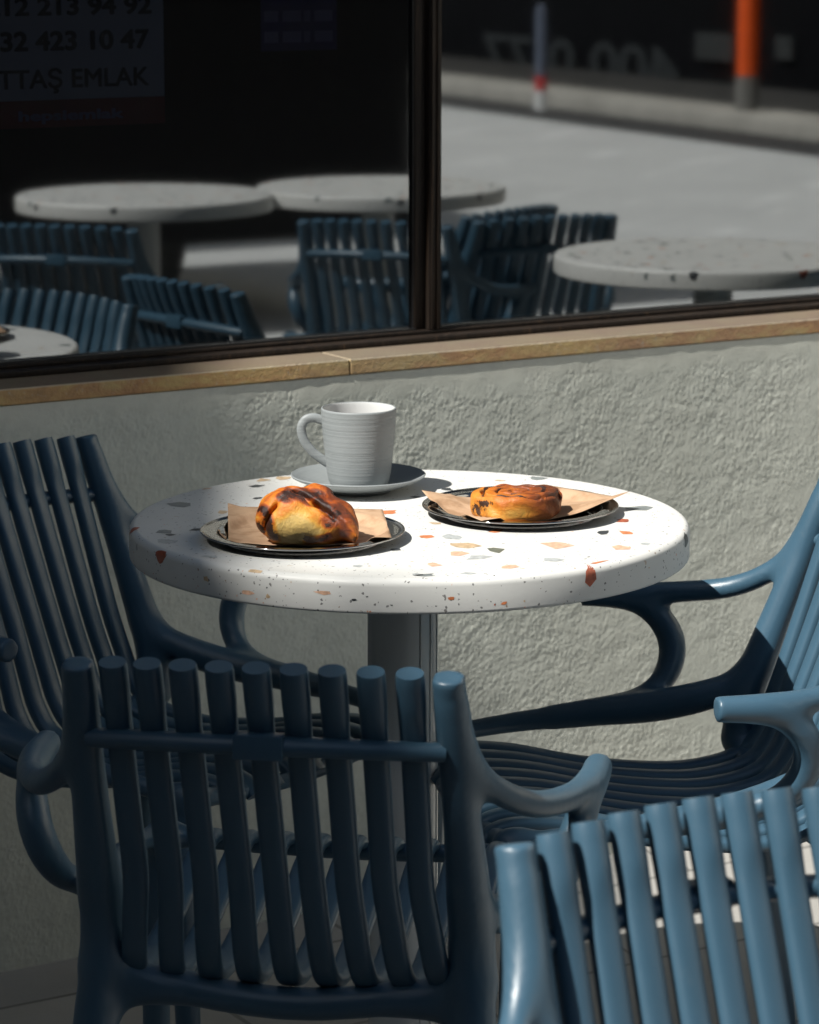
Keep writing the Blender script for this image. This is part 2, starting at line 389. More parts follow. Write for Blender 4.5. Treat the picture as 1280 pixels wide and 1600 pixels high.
def vnormals(V, Fc):
    N = np.zeros_like(V); fn = np.cross(V[Fc[:, 2]]-V[Fc[:, 0]], V[Fc[:, 3]]-V[Fc[:, 1]])
    for k in range(4): np.add.at(N, Fc[:, k], fn)
    return N/(np.linalg.norm(N, axis=1)[:, None]+1e-12)

# ------------------------------------------------------------------ the chair
BK = .172
def sag(x): return .028*(x/BK)**2
def crown(x): return .778-.007*(x/BK)**2
def make_chair():
    root = empty('armchair')
    chains = []     # (label, points x y z r)
    for s in (-1, 1):
        post = [(.172, -.262, .771, .0152), (.174, -.236, .70, .0158), (.177, -.206, .62, .0178), (.179, -.180, .55, .0205), (.180, -.162, .50, .0220), (.180, -.152, .44, .0205)]
        rail = [(.180, -.172, .528, .010), (.190, -.126, .498, .0185), (.210, -.055, .478, .0200), (.225, .03, .468, .0160), (.229, .11, .462, .0130), (.226, .18, .455, .0115), (.212, .235, .447, .012)]
        arm = [(.174, -.250, .740, .006), (.181, -.232, .698, .0100), (.202, -.203, .652, .0124), (.236, -.160, .622, .0132), (.265, -.100, .611, .0136), (.281, -.03, .609, .0136), (.283, .030, .609, .0136)]
        supp = [(.281, .012, .606, .004), (.279, -.040, .598, .0120), (.274, -.072, .579, .0160), (.265, -.088, .550, .0172), (.254, -.084, .518, .0165), (.243, -.060, .491, .0140), (.235, -.01, .475, .0110), (.229, .07, .466, .006)]
        rleg = [(.180, -.155, .47, .014), (.186, -.168, .41, .0190), (.197, -.195, .28, .0165), (.214, -.238, .008, .0135)]
        fleg = [(.214, .222, .448, .0135), (.222, .226, .38, .017), (.226, .232, .24, .0155), (.230, .245, .008, .0125)]
        brk = [(.188, -.174, .360, .0125), (.165, -.156, .400, .013), (.11, -.145, .412, .012)]
        for lab, P in (('frame', post), ('frame', rail), ('armrest%d' % s, arm), ('armrest%d' % s, supp), ('leg_r%d' % s, rleg), ('leg_f%d' % s, fleg), ('frame', brk)):
            Q = spline([(x*s, y, z, r) for x, y, z, r in P], 6); chains.append((lab, Q))
    rear = spline([(-.182, -.155, .435, .015), (-.12, -.150, .416, .016), (0, -.148, .402, .0165), (.12, -.150, .416, .016), (.182, -.155, .435, .015)], 6)
    front = spline([(-.214, .232, .446, .012), (-.1, .243, .436, .0105), (0, .246, .433, .0105), (.1, .243, .436, .0105), (.214, .232, .446, .012)], 6)
    chains += [('frame', rear), ('frame', front)]
    h = .0042; xs = grid((-.31, -.28, -.01), (.31, .29, .80), h)
    shape = tuple(len(x) for x in xs); tot = None
    for lab, Q in chains:
        F = np.full(shape, .2, np.float32); chain_field(F, xs, Q, h, .035)
        tot = F if tot is None else smin(tot, F, .018)
    # flat cut ends: posts, arm tips and feet
    X = xs[0][:, None, None]; Y = xs[1][None, :, None]; Z = xs[2][None, None, :]
    nrm = np.array([0, -.045, .155]); nrm /= np.linalg.norm(nrm)
    cut = (Y+.262)*nrm[1]+(Z-.771)*nrm[2]
    tot = np.where(Z > .70, np.maximum(tot, cut), tot)
    tot = np.where((Z > .585) & (Z < .65), np.maximum(tot, Y-.024), tot)
    tot = np.maximum(tot, -Z+.001).astype(np.float32)
    V, Fc = surface_nets(tot, xs); V = relax(V, Fc, 1)
    N = vnormals(V, Fc)
    # split the one moulding into its parts along the nearest member
    fc = V[Fc].mean(1); labs = sorted(set(l for l, _ in chains)); D = np.full((len(labs), len(fc)), 9.)
    for lab, Q in chains:
        li = labs.index(lab)
        for i in range(len(Q)-1):
            D[li] = np.minimum(D[li], seg_dist(fc[:, 0], fc[:, 1], fc[:, 2], Q[i][:3], Q[i+1][:3], Q[i][3], Q[i+1][3]))
    D[labs.index('frame')] -= .004
    own = D.argmin(0)
    for li, lab in enumerate(labs):
        fs = Fc[own == li]; 
        if not len(fs): continue
        used = np.unique(fs); remap = -np.ones(len(V), int); remap[used] = np.arange(len(used))
        me = mesh_from(V[used], remap[fs], lab)
        me.polygons.foreach_set('use_smooth', [True]*len(me.polygons))
        me.normals_split_custom_set_from_vertices([tuple(v) for v in N[used]])
        finish({'f': 'frame', 'a': 'armrest', 'l': 'leg'}[lab[0]], me, PLASTIC, root, smooth=False)
    # slats, from the top of the back round into the seat
    prof = [(-.284, .778), (-.276, .755), (-.268, .732), (-.261, .712), (-.228, .62), (-.202, .55), (-.184, .50), (-.166, .455), (-.136, .424), (-.075, .411), (0, .416), (.07, .428), (.14, .445), (.20, .452), (.235, .447), (.252, .432)]
    for i in range(-4, 5):
        x = i*.0344; k = max(0, 1)
        P = []
        for j, (y, z) in enumerate(prof):
            f = max(0, min(1, (z-.42)/.33)) if j < 8 else 0
            P.append((x*(1+.0*f)+i*(.0052 if j > 8 else .0052*max(0, (j-5)/4)), y+sag(x)*(f if j < 8 else 0), z-(.007*(x/BK)**2 if j < 8 else 0)))
        Q = spline(P, 4); n = len(Q)
        rad = []
        for q in Q: rad.append(.0136 if q[2] > .742 else (.0136-(.742-q[2])/.030*.0012 if q[2] > .712 else .0124))
        rad[0] = .0128
        # the head of each slat is round, lower down it is a flatter half-round bar
        m = MB(); vs = []; seg = 18
        for a in range(n):
            tt = Vector(Q[min(a+1, n-1)]-Q[max(a-1, 0)]).normalized(); side = Vector((1, 0, 0)); side = (side-tt*side.dot(tt)).normalized(); nn = side.cross(tt).normalized()
            zz = Q[a][2]; top = max(0, min(1, (zz-.712)/.026)) if a < 30 else 0
            for kk in range(seg):
                an = 2*PI*kk/seg; ca, sa = math.cos(an), math.sin(an)
                ex = .7+.3*top
                cx = math.copysign(abs(ca)**ex, ca); sx_ = math.copysign(abs(sa)**ex, sa)
                vs.append(Vector(Q[a])+side*(cx*rad[a])+nn*(sx_*rad[a]*(.66+.20*top)))
        fs = [(a*seg+k1, a*seg+(k1+1) % seg, (a+1)*seg+(k1+1) % seg, (a+1)*seg+k1) for a in range(n-1) for k1 in range(seg)]
        fs += [tuple(range(seg))[::-1], tuple((n-1)*seg+k1 for k1 in range(seg))]
        m.add(vs, fs); o = m.build('slat', PLASTIC, root, sharp=50)
        bm = bmesh.new(); bm.from_mesh(o.data); bmesh.ops.recalc_face_normals(bm, faces=bm.faces); bm.to_mesh(o.data); bm.free(); o.data.set_sharp_from_angle(angle=math.radians(50))
    m = MB(); pts = [(x, -.2700+sag(x), .700-.007*(x/BK)**2) for x in np.linspace(-.166, .166, 23)]
    m.tube(pts, .0112, 14, flat=.85, up=(0, 0, 1)); cr = m.build('cross_rail', PLASTIC, root, sharp=50)
    m = MB(); m.box((-.023, -.2830, .6890), (.023, -.266, .7125), bev=.0012); m.build('label_plate', PLASTIC, cr, sharp=40)
    return root
def kids(o): return [c for c in bpy.data.objects if c.parent == o]
KIDS = {}
def copy_tree(o, parent=None):
    c = o.copy(); COL.objects.link(c)
    if parent is not None: c.parent = parent
    if o.name not in KIDS: KIDS[o.name] = kids(o)
    for ch in KIDS[o.name]: copy_tree(ch, c)
    return c
chair_proto = make_chair(); chair_used = [False]
CHG = 'slatted blue-grey armchairs on the terrace'
def place_chair(x, y, facing, label, group=CHG):
    """facing = direction (x, y) the sitter looks"""
    o = chair_proto if not chair_used[0] else copy_tree(chair_proto); chair_used[0] = True
    o.location = (x, y, 0.0); o.rotation_euler = (0, 0, math.atan2(-facing[0], facing[1])); o.scale = (1.02, 1.02, 1.0)
    tag(o, label, 'chair', group); return o
TT = Vector((0.0, 3.518, 0))

# ------------------------------------------------------------------ the tables
TR = .3335; TH = .75; TK = .040; RR = .009
def top_surface(s, a, lift=0.0):
    """point on the tabletop skin: s = distance from the centre along the skin"""
    s0 = TR-RR; arc = RR*PI/2
    if s <= s0: r, z, nr, nz = s, TH, 0, 1
    elif s <= s0+arc:
        t = (s-s0)/RR; r = s0+RR*math.sin(t); z = TH-RR+RR*math.cos(t); nr, nz = math.sin(t), math.cos(t)
    else: r, z, nr, nz = TR, TH-RR-(s-s0-arc), 1, 0
    r += nr*lift; z += nz*lift
    return (r*math.cos(a), r*math.sin(a), z)
def chip(m, s, a, du, dv, mi, seed, spiky=.0):
    rg = random.Random(seed); n = rg.randint(5, 8); poly = []
    for k in range(n):
        t = 2*PI*(k+rg.uniform(-.38, .38))/n; q = rg.uniform(.55, 1.25); poly.append((math.cos(t)*q, math.sin(t)*q))
    ca, sa = 0, 0
    rings = []
    ctr = top_surface(s, a, .00025)
    sub = []
    for k in range(n):
        x0, y0 = poly[k]; x1, y1 = poly[(k+1) % n]
        for j in range(3): t = j/3; sub.append((x0+(x1-x0)*t, y0+(y1-y0)*t))
    vs = [ctr]; fs = []
    L = len(sub)
    for ring in (.25, .5, .75, 1.0):
        for (px, py) in sub: vs.append(top_surface(max(.001, s+px*du*ring), a+py*dv*ring/max(.03, min(s, TR)), .00025))
    for k in range(L): fs.append((0, 1+k, 1+(k+1) % L))
    for r_ in range(3):
        for k in range(L): fs.append((1+r_*L+k, 1+(r_+1)*L+k, 1+(r_+1)*L+(k+1) % L, 1+r_*L+(k+1) % L))
    m.add(vs, fs, mi)
MAIN_CHIPS = [ # px, py, width px, height px, colour
 (286,789,42,9,'g'),(256,831,26,8,'g'),(267,836,16,3,'k'),(262,846,26,6,'l'),(312,827,34,6,'k'),(400,760,20,5,'k'),(411,750,17,6,'t'),(443,747,20,7,'t'),
 (404,778,14,4,'k'),(322,764,20,5,'t'),(350,800,14,7,'t'),(399,890,24,6,'t'),(367,895,20,5,'p'),(497,905,32,6,'p'),(652,898,20,5,'l'),(607,800,16,8,'o'),
 (618,859,22,4,'k'),(667,839,22,7,'o'),(711,839,30,7,'l'),(727,852,32,8,'t'),(717,864,30,7,'p'),(774,859,38,7,'v'),(748,871,40,5,'l'),(677,882,26,6,'p'),
 (663,899,42,5,'g'),(795,885,26,5,'p'),(733,896,26,3,'l'),(871,851,42,9,'p'),(862,875,22,6,'l'),(934,879,38,6,'o'),(970,856,24,6,'p'),(979,832,18,6,'o'),
 (944,832,18,6,'k'),(974,814,24,7,'r'),(995,794,52,6,'g'),(839,748,30,5,'g'),(860,744,28,5,'o'),(780,751,16,3,'t'),(698,765,24,5,'k'),(651,777,20,5,'k'),
 (776,830,24,6,'o'),(681,818,14,4,'t'),(713,732.5,20,1.5,'o'),(560,885,14,4,'l'),(330,870,16,5,'l'),(1010,850,14,3,'l'),(570,740,14,3,'t')]
def make_tabletop(name, root, chips):
    m = MB(); prof = [(0.0, TH)]
    for q in (.1, .2, .29): prof.append((q, TH))
    for k in range(7): t = k/6*PI/2; prof.append((TR-RR+RR*math.sin(t), TH-RR+RR*math.cos(t)))
    for k in range(5): t = k/4*PI/2; prof.append((TR-.004+.004*math.cos(t), TH-TK+.004-.004*math.sin(t)))
    prof.append((.05, TH-TK)); prof.append((0.0, TH-TK))
    m.lathe(prof, 160, 0)
    if chips == 'main':
        for i, (px, py, wd, ht, c) in enumerate(MAIN_CHIPS):
            P = onz(px, py, TH)-TT; s = math.hypot(P.x, P.y); a = math.atan2(P.y, P.x)
            hw = wd/2/1290; hd = ht/2/1290/.205
            # width runs along x and depth along y in the photo: turn into radial / tangential extents
            ca, sa = abs(math.cos(a)), abs(math.sin(a)); du = hw*ca+hd*sa; dv = hw*sa+hd*ca
            du = min(du, max(.003, TR-RR-s)) if s > .28 else du
            chip(m, s, a, du*.9, dv*.9, 1+CHIPK.index(c), 100+i)
        for px, ds, wd, hgt, c in [(265, .006, 22, .012, 'r'), (904, .008, 20, .014, 'r'), (1067, .006, 34, .011, 'k'), (222, .010, 18, .006, 'l'), (206, -.002, 24, .008, 'r'), (700, .02, 8, .002, 'o'), (560, .022, 7, .002, 'k'), (341, .017, 9, .004, 't'), (776, .028, 8, .002, 'o'), (434, .026, 7, .003, 't')]:
            a = -math.acos(max(-1, min(1, (px-640)/441)))
            chip(m, TR-.002+ds, a, hgt, wd/2/1290*1.3, 1+CHIPK.index(c), px)
        rg = random.Random(5)
        for k in range(26):
            a = rg.uniform(-PI, 0); chip(m, TR+rg.uniform(.003, .034), a, rg.uniform(.0006, .0018), rg.uniform(.0005, .0016), 1+CHIPK.index(rg.choice('koprt')), 900+k)
    else:
        rg = random.Random(3)
        for k in range(75):
            s = TR*math.sqrt(rg.random())*.99; a = rg.uniform(0, 2*PI)
            chip(m, s, a, rg.uniform(.004, .011), rg.uniform(.005, .016), 1+CHIPK.index(rg.choice('kkgvoprtg')), 40+k)
        for k in range(12):
            chip(m, TR+rg.uniform(0, .012), rg.uniform(0, 2*PI), .01, rg.uniform(.006, .014), 1+CHIPK.index(rg.choice('kgkr')), 340+k)
    return m.build(name, [TERR]+[CHIPM[k] for k in CHIPK], root, sharp=40)
def table_foot(root):
    m = MB(); m.lathe([(.0425, .012), (.0425, .702), (.0, .702)], 64); m.build('column', COLM, root, sharp=40, loc=(-.008, 0, 0))
    for dx in (.021, .033, .0405):
        dy = -math.sqrt(.0428**2-dx**2); m = MB(); m.tube([(dx-.008, dy, .013), (dx-.008, dy, .701)], .0011, 8); m.build('column_rib', COLM, root, smooth=True)  # thin raised lines down the right front of the column
    m = MB(); m.lathe([(.0, .704), (.14, .704), (.15, .7065), (.15, .7095), (0, .7095)], 64); m.build('mounting_plate', BLACK, root, sharp=40)
    m = MB(); m.lathe([(.0, .0), (.235, .0), (.240, .003), (.240, .008), (.236, .011), (.05, .013), (0, .013)], 80); m.build('base', COLM, root, sharp=40)
TG = 'round terrazzo tables'
main_table = tag(empty('round_table', TT), 'round white terrazzo table holding a grey mug and two steel plates', 'table')
make_tabletop('tabletop', main_table, 'main'); table_foot(main_table)

# ------------------------------------------------------------------ mug and saucer
SP = onz(560, 757, TH+.008); SP.z = TH
sc_root = tag(empty('saucer', SP), 'matt grey ceramic saucer under the mug at the back of the table', 'saucer')
m = MB(); m.lathe([(0, .0045), (.030, .0045), (.033, .0), (.040, .0), (.043, .004), (.062, .0095), (.078, .0165), (.0835, .0195), (.0845, .0212), (.0832, .0222), (.078, .0195), (.060, .0125), (.046, .0085), (.040, .0078), (0, .0078)], 128)
o = m.build('dish', CERAMIC, sc_root, sharp=60)
MP = onz(561, 759, TH+.008); MP.z = TH+.0079
mug = tag(empty('mug', MP), 'light grey ribbed ceramic coffee mug on its saucer', 'mug')
R1 = .0472
prof_o = [(.0, .0), (.030, .0), (.0345, .002), (.0375, .007), (.0398, .018), (.0418, .035), (.0440, .055), (.0458, .075), (.0466, .088), (.0469, .096), (.0466, .0985), (.0455, .0992), (.0445, .0985), (.0440, .094), (.0432, .075), (.0405, .040), (.036, .012), (.028, .007), (0, .006)]
P_ = spline(prof_o, 5); P_[:, 0] = np.clip(P_[:, 0], 0, None)
nin = int(len(P_)*.66)
m = MB(); m.lathe([tuple(p) for p in P_[:nin+1]], 128, 0); m.lathe([tuple(p) for p in P_[nin:]], 128, 1)
m.build('cup', [CERAMIC, GLAZE], mug, sharp=60, weld=True)
hd = spline([(-.0445, 0, .083), (-.055, 0, .0865), (-.066, 0, .084), (-.0715, 0, .073), (-.068, 0, .058), (-.058, 0, .044), (-.047, 0, .035), (-.0385, 0, .029)], 8)
m = MB(); m.tube(hd, [.0058]*len(hd), 18, flat=.62, up=(0, 1, 0)); o = m.build('handle', CERAMIC, mug, sharp=60)
mug.rotation_euler = (0, 0, math.radians(3))
m = MB(); m.lathe([(0, .078), (.0428, .078), (.0437, .0788)], 96); m.build('coffee', simple('coffee', (.035, .018, .01), .12), mug, smooth=True)

# ------------------------------------------------------------------ steel plates with paper and pastries
def make_plate(px, py, label, rad=.1175):
    P = onz(px, py, TH+.008); P.z = TH
    r = tag(empty('steel_plate', P), label, 'plate')
    k = rad/.1175
    prof = [(0, .0012), (.082*k, .0012), (.088*k, .0016), (.096*k, .0065), (.0990*k, .0106), (.106*k, .0110), (.1125*k, .0110), (.1160*k, .0126), (.1180*k, .0122), (.1172*k, .0106), (.108*k, .0098), (.099*k, .0090), (.091*k, .0018), (.084*k, .0), (0, .0)]
    m = MB(); m.lathe([tuple(p) for p in spline(prof, 3)], 140); m.build('dish', STEEL, r, sharp=70)
    return P
def make_paper(c, corners, label, seed, dip=.0022):
    """bent sheet given by four corners as seen in the photo: (px, py, height above the table)"""
    C4 = [off(px, py, c, z)+(z,) for px, py, z in corners]
    n = 48; vs = []; rg = np.random.default_rng(seed); ph = rg.uniform(0, 6, 6)
    for j in range(n+1):
        for i in range(n+1):
            u, v = i/n, j/n
            w4 = [(1-u)*(1-v), u*(1-v), u*v, (1-u)*v]
            x = sum(w4[k]*C4[k][0] for k in range(4)); y = sum(w4[k]*C4[k][1] for k in range(4)); z = dip
            for k, (cu, cv) in enumerate(((0, 0), (1, 0), (1, 1), (0, 1))):
                d = math.hypot(u-cu, v-cv); z += (C4[k][2]-dip)*max(0, 1-d/.66)**1.7
            z += .0008*math.sin(u*9+ph[0])*math.sin(v*7+ph[1])+.0004*math.sin(u*21+ph[2]+v*8)
            q = math.hypot(x, y)
            if q > .088: z = max(z, min(.0145, .0035+(q-.088)*.9))
            vs.append((x, y, max(z, .0018)))
    fs = [(j*(n+1)+i, j*(n+1)+i+1, (j+1)*(n+1)+i+1, (j+1)*(n+1)+i) for j in range(n) for i in range(n)]
    me = mesh_from(vs, fs, 'paper'); o = finish('baking_paper', me, PAPER, None, True, loc=c)
    sm = o.modifiers.new('thickness', 'SOLIDIFY'); sm.thickness = .00025; sm.offset = 1
    return tag(o, label, 'paper')
def off(px, py, c, z=.012):
    q = onz(px, py, c.z+z)-c; return (q.x, q.y)
def make_paper(c, corners, label, seed, dip=.0022):
    """bent sheet given by four corners as seen in the photo: (px, py, height above the table)"""
    C4 = [off(px, py, c, z)+(z,) for px, py, z in corners]
    n = 48; vs = []; rg = np.random.default_rng(seed); ph = rg.uniform(0, 6, 6)
    for j in range(n+1):
        for i in range(n+1):
            u, v = i/n, j/n
            w4 = [(1-u)*(1-v), u*(1-v), u*v, (1-u)*v]
            x = sum(w4[k]*C4[k][0] for k in range(4)); y = sum(w4[k]*C4[k][1] for k in range(4)); z = dip
            for k, (cu, cv) in enumerate(((0, 0), (1, 0), (1, 1), (0, 1))):
                d = math.hypot(u-cu, v-cv); z += (C4[k][2]-dip)*max(0, 1-d/.66)**1.7
            z += .0008*math.sin(u*9+ph[0])*math.sin(v*7+ph[1])+.0004*math.sin(u*21+ph[2]+v*8)
            q = math.hypot(x, y)
            if q > .088: z = max(z, min(.0145, .0035+(q-.088)*.9))
            vs.append((x, y, max(z, .0018)))
    fs = [(j*(n+1)+i, j*(n+1)+i+1, (j+1)*(n+1)+i+1, (j+1)*(n+1)+i) for j in range(n) for i in range(n)]
    me = mesh_from(vs, fs, 'paper'); o = finish('baking_paper', me, PAPER, None, True, loc=c)
    sm = o.modifiers.new('thickness', 'SOLIDIFY'); sm.thickness = .00025; sm.offset = 1
    return tag(o, label, 'paper')
def off(px, py, c, z=.012):
    q = onz(px, py, c.z+z)-c; return (q.x, q.y)
PL = make_plate(473, 832, 'round steel plate under the tall bun, at the left front of the table')
PR = make_plate(813, 793, 'round steel plate under the flat roll, at the right of the table')
make_paper(PL, [(357, 848, .005), (612, 846, .010), (598, 798, .013), (356, 787, .018)], 'flat square of brown paper under the tall bun', 4)
make_paper(PR, [(752, 825, .006), (985, 768, .024), (850, 760, .012), (659, 765, .023)], 'crumpled brown paper with raised pointed corners under the flat roll', 9)

def dough(field, lo, hi, h, name, mat, loc, rz, bake, noise_amp=.0):
    xs = grid(lo, hi, h); X = xs[0][:, None, None]; Y = xs[1][None, :, None]; Z = xs[2][None, None, :]
    F = field(X, Y, Z).astype(np.float32)+np.zeros((len(xs[0]), len(xs[1]), len(xs[2])), np.float32); F = np.maximum(F, -Z+.0005)
    V, Fc = surface_nets(F, xs); V = relax(V, Fc, 1); N = vnormals(V, Fc)
    me = mesh_from(V, Fc, name); b = bake(V, N)
    at = me.color_attributes.new('bake', 'FLOAT_COLOR', 'POINT'); arr = np.zeros((len(V), 4)); arr[:, 0] = b[0]; arr[:, 1] = b[1]; arr[:, 3] = 1
    at.data.foreach_set('color', arr.ravel())
    return finish(name, me, mat, None, True, loc=loc, rot=(0, 0, rz))
def ell(X, Y, Z, c, r, rz=0.0, tilt=0.0):
    x, y, z = X-c[0], Y-c[1], Z-c[2]; ca, sa = math.cos(rz), math.sin(rz); x, y = x*ca+y*sa, -x*sa+y*ca
    ct, st = math.cos(tilt), math.sin(tilt); x, z = x*ct+z*st, -x*st+z*ct
    k = np.sqrt((x/r[0])**2+(y/r[1])**2+(z/r[2])**2); return (k-1)*min(r)
def bun_field(X, Y, Z):
    a = ell(X, Y, Z, (-.016, -.002, .032), (.044, .042, .036), .15)
    b = ell(X, Y, Z, (.026, -.004, .026), (.035, .037, .029), -.3, .30)
    a = smin(a, b, .018)
    a = smin(a, ell(X, Y, Z, (.014, .012, .056), (.019, .020, .014), .2, -.1), .0035)      # knot on top
    a = smin(a, ell(X, Y, Z, (-.020, -.002, .050), (.028, .030, .0175), 0, .1), .006)
    for cx, cz, w_, h_ in ((.030, .034, .015, .024), (.043, .026, .013, .022), (.051, .018, .010, .018)):       # folded ridges on the right
        a = smin(a, ell(X, Y, Z, (cx, -.004, cz), (w_, .036, h_), .25, .15), .004)
    for c_, r_, rz_, ti in (((.000, -.020, .064), (.004, .030, .013), .9, .2), ((.018, -.030, .050), (.003, .024, .020), .5, .75), ((-.045, -.028, .032), (.0022, .018, .022), -.55, -.45)):
        a = -smin(-a, ell(X, Y, Z, c_, r_, rz_, ti), .005)
    a = a+.0009*np.sin(X*150+1)*np.sin(Y*140+Z*120)+.0004*np.sin(X*340+Z*200)*np.sin(Y*310+2)
    return a
def wob(V, a=.006): return V+a*np.stack([np.sin(V[:, 1]*170+V[:, 2]*90)+.4*np.sin(V[:, 2]*310+V[:, 0]*170+1), np.sin(V[:, 2]*150+V[:, 0]*120+2)+.4*np.sin(V[:, 0]*290+V[:, 2]*200), np.sin(V[:, 0]*160+V[:, 1]*100+4)+.4*np.sin(V[:, 1]*270+V[:, 0]*190+2)], 1)*.7
def blob(V, c, r): return np.clip(1-np.sqrt((((V-np.array(c))/np.array(r))**2).sum(1)), 0, 1)
def streak(V, a, b, r):
    """1 on the line a-b, falling to 0 at distance r (measured in x,z on the face turned to the camera)"""
    A = np.array(a); B = np.array(b); d = B-A; t = np.clip(((V-A)@d)/(d@d), 0, 1); q = V-A-t[:, None]*d; return np.clip(1-np.sqrt((q**2).sum(1))/r, 0, 1)
def bun_bake(V, N):
    V = wob(V, .0045); z = V[:, 2]; F = V.copy(); F[:, 1] *= .35; front = np.clip(-N[:, 1]*2+.9, 0, 1)
    b = .16+np.clip((z-.022)/.045, 0, 1)*.52+np.clip((V[:, 0]-.014)/.03, 0, 1)*.45
    b -= blob(V, (-.010, -.040, .020), (.036, .026, .026))*.9
    d = streak(F, (-.052, -.010, .045), (-.036, -.012, .016), .013)*front*1.35+streak(F, (-.058, -.006, .022), (-.052, -.008, .008), .009)*1.1
    d = np.maximum(d, streak(F, (-.022, -.006, .062), (.016, -.008, .061), .010)*1.3); d = np.maximum(d, streak(F, (.020, -.008, .052), (.034, -.010, .030), .011)*1.3*front)
    d = np.maximum(d, streak(F, (.036, -.006, .046), (.052, -.006, .022), .011)*1.3); d = np.maximum(d, streak(F, (.006, -.012, .012), (.026, -.012, .010), .010)*1.2)
    d = np.maximum(d, streak(F, (.028, .006, .062), (.034, .0, .050), .010))
    b += np.clip(d*1.1, 0, .45)
    return b, np.clip(d*.76, 0, 1)
bc = Vector(onz(477, 853, TH+.004)); bc.y += .030; bc.z = TH+.0032
bun = dough(bun_field, (-.075, -.06, -.004), (.075, .06, .082), .0013, 'sweet_bun', BUNM, bc, 0.0, bun_bake)
bun.scale = (.955, .97, .92)
tag(bun, 'tall golden bun with dark burnt filling oozing on brown paper', 'bun')
def roll_field(X, Y, Z):
    r = np.sqrt((X/1.12)**2+(Y/.95)**2); th = np.arctan2(Y/.95, X/1.12)
    rr = .0475+.0022*np.sin(th*3+1)+.0015*np.sin(th*5)
    k = Z-.0165; a = np.maximum(r-rr+.010, np.abs(k)-.0170+.010); outer = np.sqrt(np.maximum(r-rr+.010, 0)**2+np.maximum(np.abs(k)-.0075, 0)**2)+np.minimum(a, 0)-.010
    pitch = .0150; s = r-pitch*(th/(2*PI)); ph = np.abs((s/pitch) % 1.0-.5)       # 0 mid-coil, .5 in the groove
    groove = (ph-.5)*pitch; depth = np.clip(Z-.020, 0, 1)
    g = np.where(Z > .018, np.clip(ph-.34, 0, .16)*.05, 0)
    return outer+g*np.clip((Z-.018)/.01, 0, 1)+.0009*np.sin(X*210+Z*160)*np.sin(Y*190+1)+.0007*np.sin(th*9+Z*260)*np.clip(r/.05, 0, 1)
def roll_bake(V, N):
    V = wob(V, .003); x, y, z = V.T; r = np.sqrt((x/1.12)**2+(y/.95)**2); th = np.arctan2(y/.95, x/1.12); ph = np.abs((((r-.0150*th/(2*PI))/.0150) % 1)-.5)
    b = .42+.35*np.clip(z/.034, 0, 1)+.35*np.clip(x/.05, -1, 1)
    b -= blob(V, (-.020, -.05, .014), (.04, .03, .012))*.5
    d = np.where(z > .024, np.clip((ph-.30)*5, 0, 1)*.85, 0)+blob(V, (-.052, -.01, .014), (.01, .03, .018))*.9+blob(V, (-.045, -.02, .026), (.02, .02, .006))*.8+blob(V, (.012, -.05, .012), (.006, .01, .012))*.5
    return b, np.clip(d, 0, 1)
rc = Vector(onz(810, 819, TH+.003)); rc.y += .045; rc.z = TH+.0040
roll = dough(roll_field, (-.068, -.06, -.004), (.068, .06, .045), .0013, 'spiral_roll', ROLLM, rc, math.radians(20), roll_bake)
roll.scale = (1.04, .98, .93)
tag(roll, 'flat orange spiral roll on crumpled brown paper', 'pastry')

# ------------------------------------------------------------------ the chairs in view
c1 = place_chair(-.0963, 2.9686, (.155, .988), 'dark armchair in front of the table, its slatted back turned to us')
c2 = place_chair(-.3205, 3.6835, (.813, -.583), 'shaded armchair left of the table by the wall, facing us at an angle')
c3 = place_chair(.300, 3.455, (-.98, -.20), 'armchair right of the table with the table shadow across its back')
c4 = place_chair(.355, 2.009, (.446, -.895), 'sunlit pale blue armchair in the bottom right corner, slats facing us')

# ------------------------------------------------------------------ ground
def sheet(name, pts, z, mat, kind='structure'):
    me = mesh_from([(p[0], p[1], z) for p in pts], [tuple(range(len(pts)))], name); o = finish(name, me, mat, None, False); tag(o, kind=kind); return o
sheet('ground', [(-150, -150), (150, -150), (150, 150), (-150, 150)], -.03, ROAD)
def Wp(u, off): q = W(u, off, 0); return (q.x, q.y)
m = MB(); m.box((-6, -.5, -.026), (9.0, 3.9, 0.0), fr=(P0, WD, WN, Vector((0, 0, 1)))); o = m.build('terrace', TILES); tag(o, kind='structure')

BOUNCE_CUT = m_asphalt('bounce_cut_dark', (.05, .05, .052))
sheet('bounce_cut_sheet', [Wp(-14, 2.35), Wp(1.55, 2.35), Wp(1.55, 16), Wp(-14, 16)], .004, BOUNCE_CUT)  # dark sheet added to cut light bounced onto the chair backs
